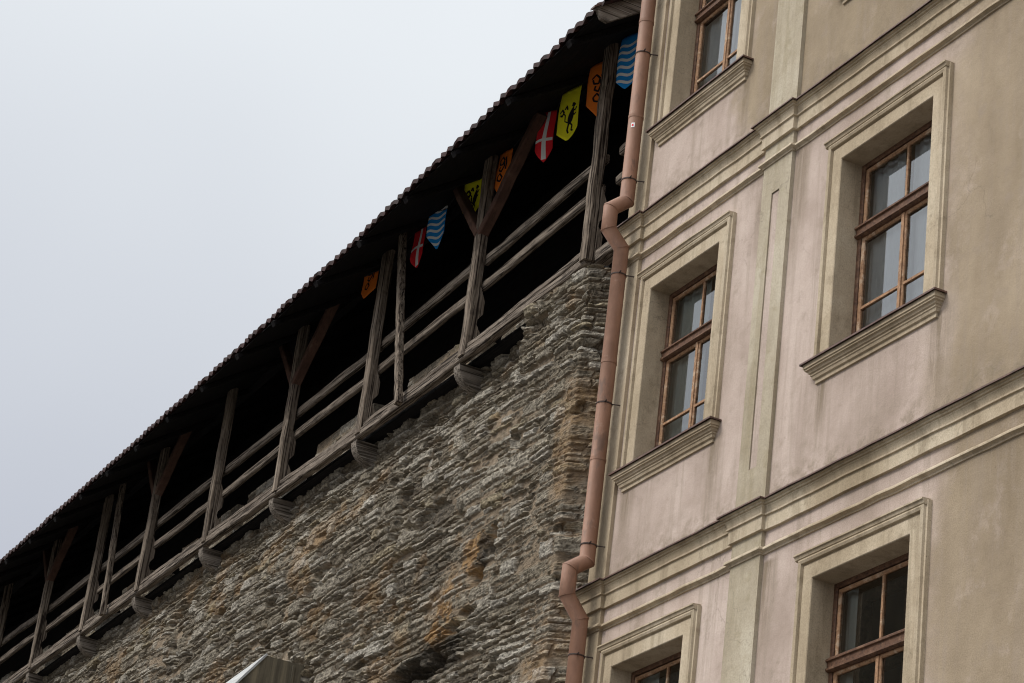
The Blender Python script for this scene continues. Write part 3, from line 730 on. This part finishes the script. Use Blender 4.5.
# windows
def curtain(mb, x0, x1, z0, z1, y, amp=.010, k=40):
    n = max(6, int((x1-x0)*60)); vs = []; fs = []
    for i in range(n+1):
        x = x0+(x1-x0)*i/n; yy = y+amp*math.sin(x*k)+amp*.5*math.sin(x*k*2.3+1)
        vs += [(x, yy, z0), (x, yy*1.0, z1)]
    for i in range(n): fs.append((2*i, 2*i+2, 2*i+3, 2*i+1))
    mb.add(vs, fs, True)
CURT = {(0,0): [('curtain_grey',.0,.25)], (0,1): [('curtain_grey',-.05,.50), ('curtain',.62,1.05)], (0,2): [('curtain',-.05,1.05)],  # top left: full white curtain also stands in for sky mirrored there
        (1,0): [('curtain_grey',-.05,.12)], (1,1): [('curtain',-.05,.36), ('curtain',.47,1.05)], (1,2): [('curtain',.2,.8)]}
for ci, (x0, x1) in enumerate(COLS):
    for ri, z0 in enumerate(ROWZ):
        h = WH[ri]; z1 = z0+h; W = x1-x0
        # casing and sill belong to the house front
        m = MB(); m.sweep_frame(x0, x1, z0-.06, z1, [(0,YF+.26),(0,YF-.030),(.006,YF-.036),(.118,YF-.036),(.124,YF-.026),(.134,YF-.026),(.140,YF-.052),(.160,YF-.060),(.178,YF-.052),(.184,YF-.034),(.205,YF-.034),(.208,YF+.02)])
        # head moulding
        m.prism_x([(YF+.02,z1+.225),(YF-.078,z1+.218),(YF-.078,z1+.206),(YF-.066,z1+.200),(YF-.060,z1+.180),(YF-.045,z1+.172),(YF+.02,z1+.172)], x0-.215, x1+.19, n=5, jit=.002)
        m.build('window_casing', M['cream'], house)
        sx0, sx1 = x0-.165, x1+.145
        s = MB()
        s.quad((x0,YF+.30,z0+.03),(x0,YF-.09,z0-.016),(x1,YF-.09,z0-.016),(x1,YF+.30,z0+.03))
        s.wrap_x([(-.02,z0-.004),(.092,z0-.018),(.092,z0-.056),(.082,z0-.060),(.082,z0-.072),(.066,z0-.078),(.060,z0-.094),(.048,z0-.100),(.048,z0-.114),(.040,z0-.120),(.034,z0-.142),(.018,z0-.150),(.018,z0-.180),(-.02,z0-.184)], sx0, sx1, YF, 7, .0015)
        so = s.build('window_sill', M['cream'], house)
        f = MB(); f.quad((x0+.002,YF+.29,z0+.036),(x0+.002,YF-.03,z0+.002),(x1-.002,YF-.03,z0+.002),(x1-.002,YF+.29,z0+.036))
        f.wrap_x([(-.02,z0+.006),(.112,z0-.006),(.114,z0-.022),(.109,z0-.022),(.107,z0-.011),(-.02,z0-.001)], sx0, sx1, YF, 6, .001)
        f.build('sill_flashing', M['flash'], so)
        # window: fixed frame and transom, three sashes, glass, curtain
        yf = YF+.165; zt = z0+1.12 if ri == 1 else z0+1.19
        m = MB(); m.bar_ring(x0-.01, x1+.01, z0-.01, z1+.01, .048, yf, yf+.08)
        m.prism_x([(yf+.09,zt+.055),(yf-.02,zt+.055),(yf-.038,zt+.040),(yf-.038,zt+.026),(yf-.022,zt+.020),(yf-.022,zt-.02),(yf-.034,zt-.028),(yf-.034,zt-.044),(yf-.012,zt-.055),(yf+.09,zt-.055)], x0+.004, x1-.004)
        wn = m.build('window', M['frame'], house)
        ys = yf+.012; a0, a1 = x0+.047, x1-.047; xm = (x0+x1)/2+.0
        m = MB(); m.bar_ring(a0, a1, zt+.05, z1-.05, .028, ys, ys+.032); m.box(xm-.012, xm+.012, ys+.004, ys+.030, zt+.076, z1-.076); m.build('sash', M['sash'], wn)
        for (p, q) in ((a0, xm-.001), (xm+.001, a1)):
            m = MB(); m.bar_ring(p, q, z0+.03, zt-.05, .031, ys, ys+.032); zb_ = z0+.03+(zt-.09-z0)*.40
            m.box(p+.030, q-.030, ys+.004, ys+.030, zb_-.011, zb_+.011); m.build('sash', M['sash'], wn)
        m = MB(); m.box(xm-.018, xm+.018, ys-.010, ys-.001, z0+.035, zt-.06); m.build('meeting_strip', M['sash'], wn)
        gq = MB(); yg = ys+.018
        for (p, q, d, e) in ((a0+.02, a1-.02, zt+.07, z1-.07), (a0+.02, xm-.02, z0+.05, zt-.07), (xm+.02, a1-.02, z0+.05, zt-.07)):
            tl = random.uniform(-.003, .003); gq.quad((p,yg+tl,d),(q,yg-tl,d),(q,yg-tl,e),(p,yg+tl,e))
        gq.build('glass', M['glass'], wn)
        m = MB(); m.bar_ring(x0-.005, x1+.005, z0, z1, .09, YF+.40, YF+.45); m.box(xm-.04, xm+.04, YF+.40, YF+.44, z0+.09, z1-.09); m.box(x0+.085, x1-.085, YF+.395, YF+.45, zt-.04, zt+.04)
        m.build('inner_frame', M['frame'], wn)
        for (mt, s0, s1) in CURT[(ci, ri)]:
            m = MB(); curtain(m, x0+W*s0, x0+W*s1, z0-.02, z1-.02, YF+.275); m.build('curtain', M[mt], wn)

# drainpipe on the house corner
PX, PY, PR = -18.335, 9.25, .070
path = [(PX,PY,16.9)]
for (za, zb_, zc, zd) in ((12.66,12.53,12.32,12.16), (9.10,8.99,8.75,8.56)):
    path += [(PX,PY,za),(PX-.01,PY-.15,zb_),(PX-.01,PY-.15,zc),(PX,PY,zd)]
path += [(PX,PY,.15)]
m = MB(); m.tube(path, PR, 28)
def ring(mb, c, d, r, hgt):
    d = Vector(d).normalized(); c = Vector(c); mb.tube([c-d*hgt/2, c+d*hgt/2], r, 28)
for p, q in zip(path[1:-1], path[2:]):
    pass
for i in range(1, len(path)-1):
    a, c, d = Vector(path[i-1]), Vector(path[i]), Vector(path[i+1])
    t = ((c-a).normalized()+(d-c).normalized()); 
    ring(m, c+((d-c).normalized())*.0, t, PR+.006, .014)
for z in (14.61, 13.55, 11.0, 10.05, 7.4, 15.6): ring(m, (PX,PY,z), (0,0,1), PR+.0035, .03)
dp = tag(m.build('drainpipe', M['pipe'], house), 'terracotta painted drainpipe stepping out round each cornice')
for z in (14.25, 12.87, 11.88, 10.59, 9.24, 8.23, 6.9, 15.5):
    m = MB(); ring(m, (PX,PY,z), (0,0,1), PR+.005, .012); m.tube([(PX+.05,PY+.05,z), (PX+.10,YF-.01,z-.005)], .006, 8); m.tube([(PX+PR,PY-.03,z),(PX+PR+.035,PY-.035,z)], .007, 8)
    m.build('pipe_bracket', M['iron'], dp)
m = MB(); vs = []; fs = []
for j in range(2):
    for i in range(7):
        a = R(-58+i*4.5); vs.append((PX+(PR+.003)*math.cos(a), PY+(PR+.003)*math.sin(a), 13.41+.05*j))
for i in range(6): fs.append((i, i+1, i+8, i+7))
m.add(vs, fs, True); m.build('sticker', M['f_white'], dp)
m = MB(); vs = []
for j in range(2):
    for i in range(3):
        a = R(-52+i*6); vs.append((PX+(PR+.005)*math.cos(a), PY+(PR+.005)*math.sin(a), 13.424+.02*j))
m.add(vs, [(0,1,4,3),(1,2,5,4)], True); m.build('sticker_mark', M['f_red'], dp)

# ------------------------------------------------------------------ house added across the street, out of view, to darken the lowest panes
oh = empty('added_facing_house', (-25, -7, 0), 'plain dull house front added across the street, out of view, so the lowest windows mirror dark', 'house')
m = MB(); m.box(-52, -33.5, -16, -7, 0, 20.5); m.build('wall', M['pier'], oh)
m = MB(); m.prism_x([(-6.6,20.5),(-6.6,20.65),(-11.5,24),(-16.4,20.65),(-16.4,20.5)], -52.3, -33.2); m.build('roof', M['tile'], oh)

# ------------------------------------------------------------------ camera
rot = Matrix(((0.4567701, 0.32506034, 0.82806814), (0.88193265, -0.28730147, -0.37370131), (0.11642972, 0.90099591, -0.41791205)))
cam = bpy.data.cameras.new('Camera'); co = bpy.data.objects.new('Camera', cam); C.objects.link(co)
co.matrix_world = Matrix.Translation((0,0,1.65)) @ rot.to_4x4()
cam.sensor_width = 36; cam.lens = 88.08; cam.clip_start = .1; cam.clip_end = 3000; SC.camera = co

# ------------------------------------------------------------------ overcast sky and weak sun
SUN_EL, SUN_AZ = 44, 195          # azimuth from +Y clockwise
w = bpy.data.worlds.new('World'); SC.world = w; w.use_nodes = True; t = w.node_tree
bg = t.nodes['Background']; sky = t.nodes.new('ShaderNodeTexSky'); sky.sky_type = 'NISHITA'; sky.sun_disc = False
sky.sun_elevation = R(SUN_EL); sky.sun_rotation = R(SUN_AZ)
tc = t.nodes.new('ShaderNodeTexCoord'); sp = t.nodes.new('ShaderNodeSeparateXYZ'); t.links.new(tc.outputs['Generated'], sp.inputs[0])
nz = t.nodes.new('ShaderNodeTexNoise'); nz.inputs['Scale'].default_value = 2.2; nz.inputs['Detail'].default_value = 3; t.links.new(tc.outputs['Generated'], nz.inputs['Vector'])
# cloud brightness rises overhead and with the drift of the cloud
def mth(op, a, b_):
    n = t.nodes.new('ShaderNodeMath'); n.operation = op
    for i, q in enumerate((a, b_)):
        if hasattr(q, 'is_linked'): t.links.new(q, n.inputs[i])
        else: n.inputs[i].default_value = q
    return n.outputs[0]
v = mth('ADD', mth('MULTIPLY', sp.outputs[2], 1.25), mth('MULTIPLY', mth('SUBTRACT', nz.outputs['Fac'], .5), .30))
rp = t.nodes.new('ShaderNodeValToRGB'); t.links.new(v, rp.inputs[0]); e = rp.color_ramp.elements
e[0].position = .36; e[0].color = (.385,.40,.445,1); e[1].position = .66; e[1].color = (.61,.635,.655,1); q = e.new(.84); q.color = (.68,.705,.73,1); q = e.new(1.0); q.color = (1.75,1.80,1.86,1)
sc_ = t.nodes.new('ShaderNodeMix'); sc_.data_type = 'RGBA'; sc_.blend_type = 'MULTIPLY'; sc_.inputs[0].default_value = 1
# the cloud is thinner and brighter towards the hidden sun, behind the viewer
fr_ = t.nodes.new('ShaderNodeMapRange'); fr_.interpolation_type = 'SMOOTHSTEP'; t.links.new(sp.outputs[1], fr_.inputs[0])
for i_, q_ in enumerate((.15, -.75, 10.0, 17.0)): fr_.inputs[i_+1].default_value = q_
t.links.new(rp.outputs[0], sc_.inputs[6]); t.links.new(fr_.outputs[0], sc_.inputs[7])
mx = t.nodes.new('ShaderNodeMix'); mx.data_type = 'RGBA'; mx.inputs[0].default_value = .92
t.links.new(sky.outputs[0], mx.inputs[6]); t.links.new(sc_.outputs[2], mx.inputs[7]); t.links.new(mx.outputs[2], bg.inputs[0]); bg.inputs[1].default_value = .10
sl = bpy.data.lights.new('Sun', 'SUN'); sl.energy = 1.5; sl.angle = R(18); sl.color = (1, .96, .90); so = bpy.data.objects.new('Sun', sl); C.objects.link(so)
az = R(SUN_AZ); el = R(SUN_EL); d = Vector((math.sin(az)*math.cos(el), math.cos(az)*math.cos(el), math.sin(el)))
so.rotation_euler = (-d).to_track_quat('-Z', 'Y').to_euler()
SC.view_settings.view_transform = 'Standard'; SC.view_settings.look = 'None'; SC.view_settings.exposure = .5; SC.view_settings.gamma = 1
SC.cycles.max_bounces = 6; SC.cycles.filter_width = 1.1
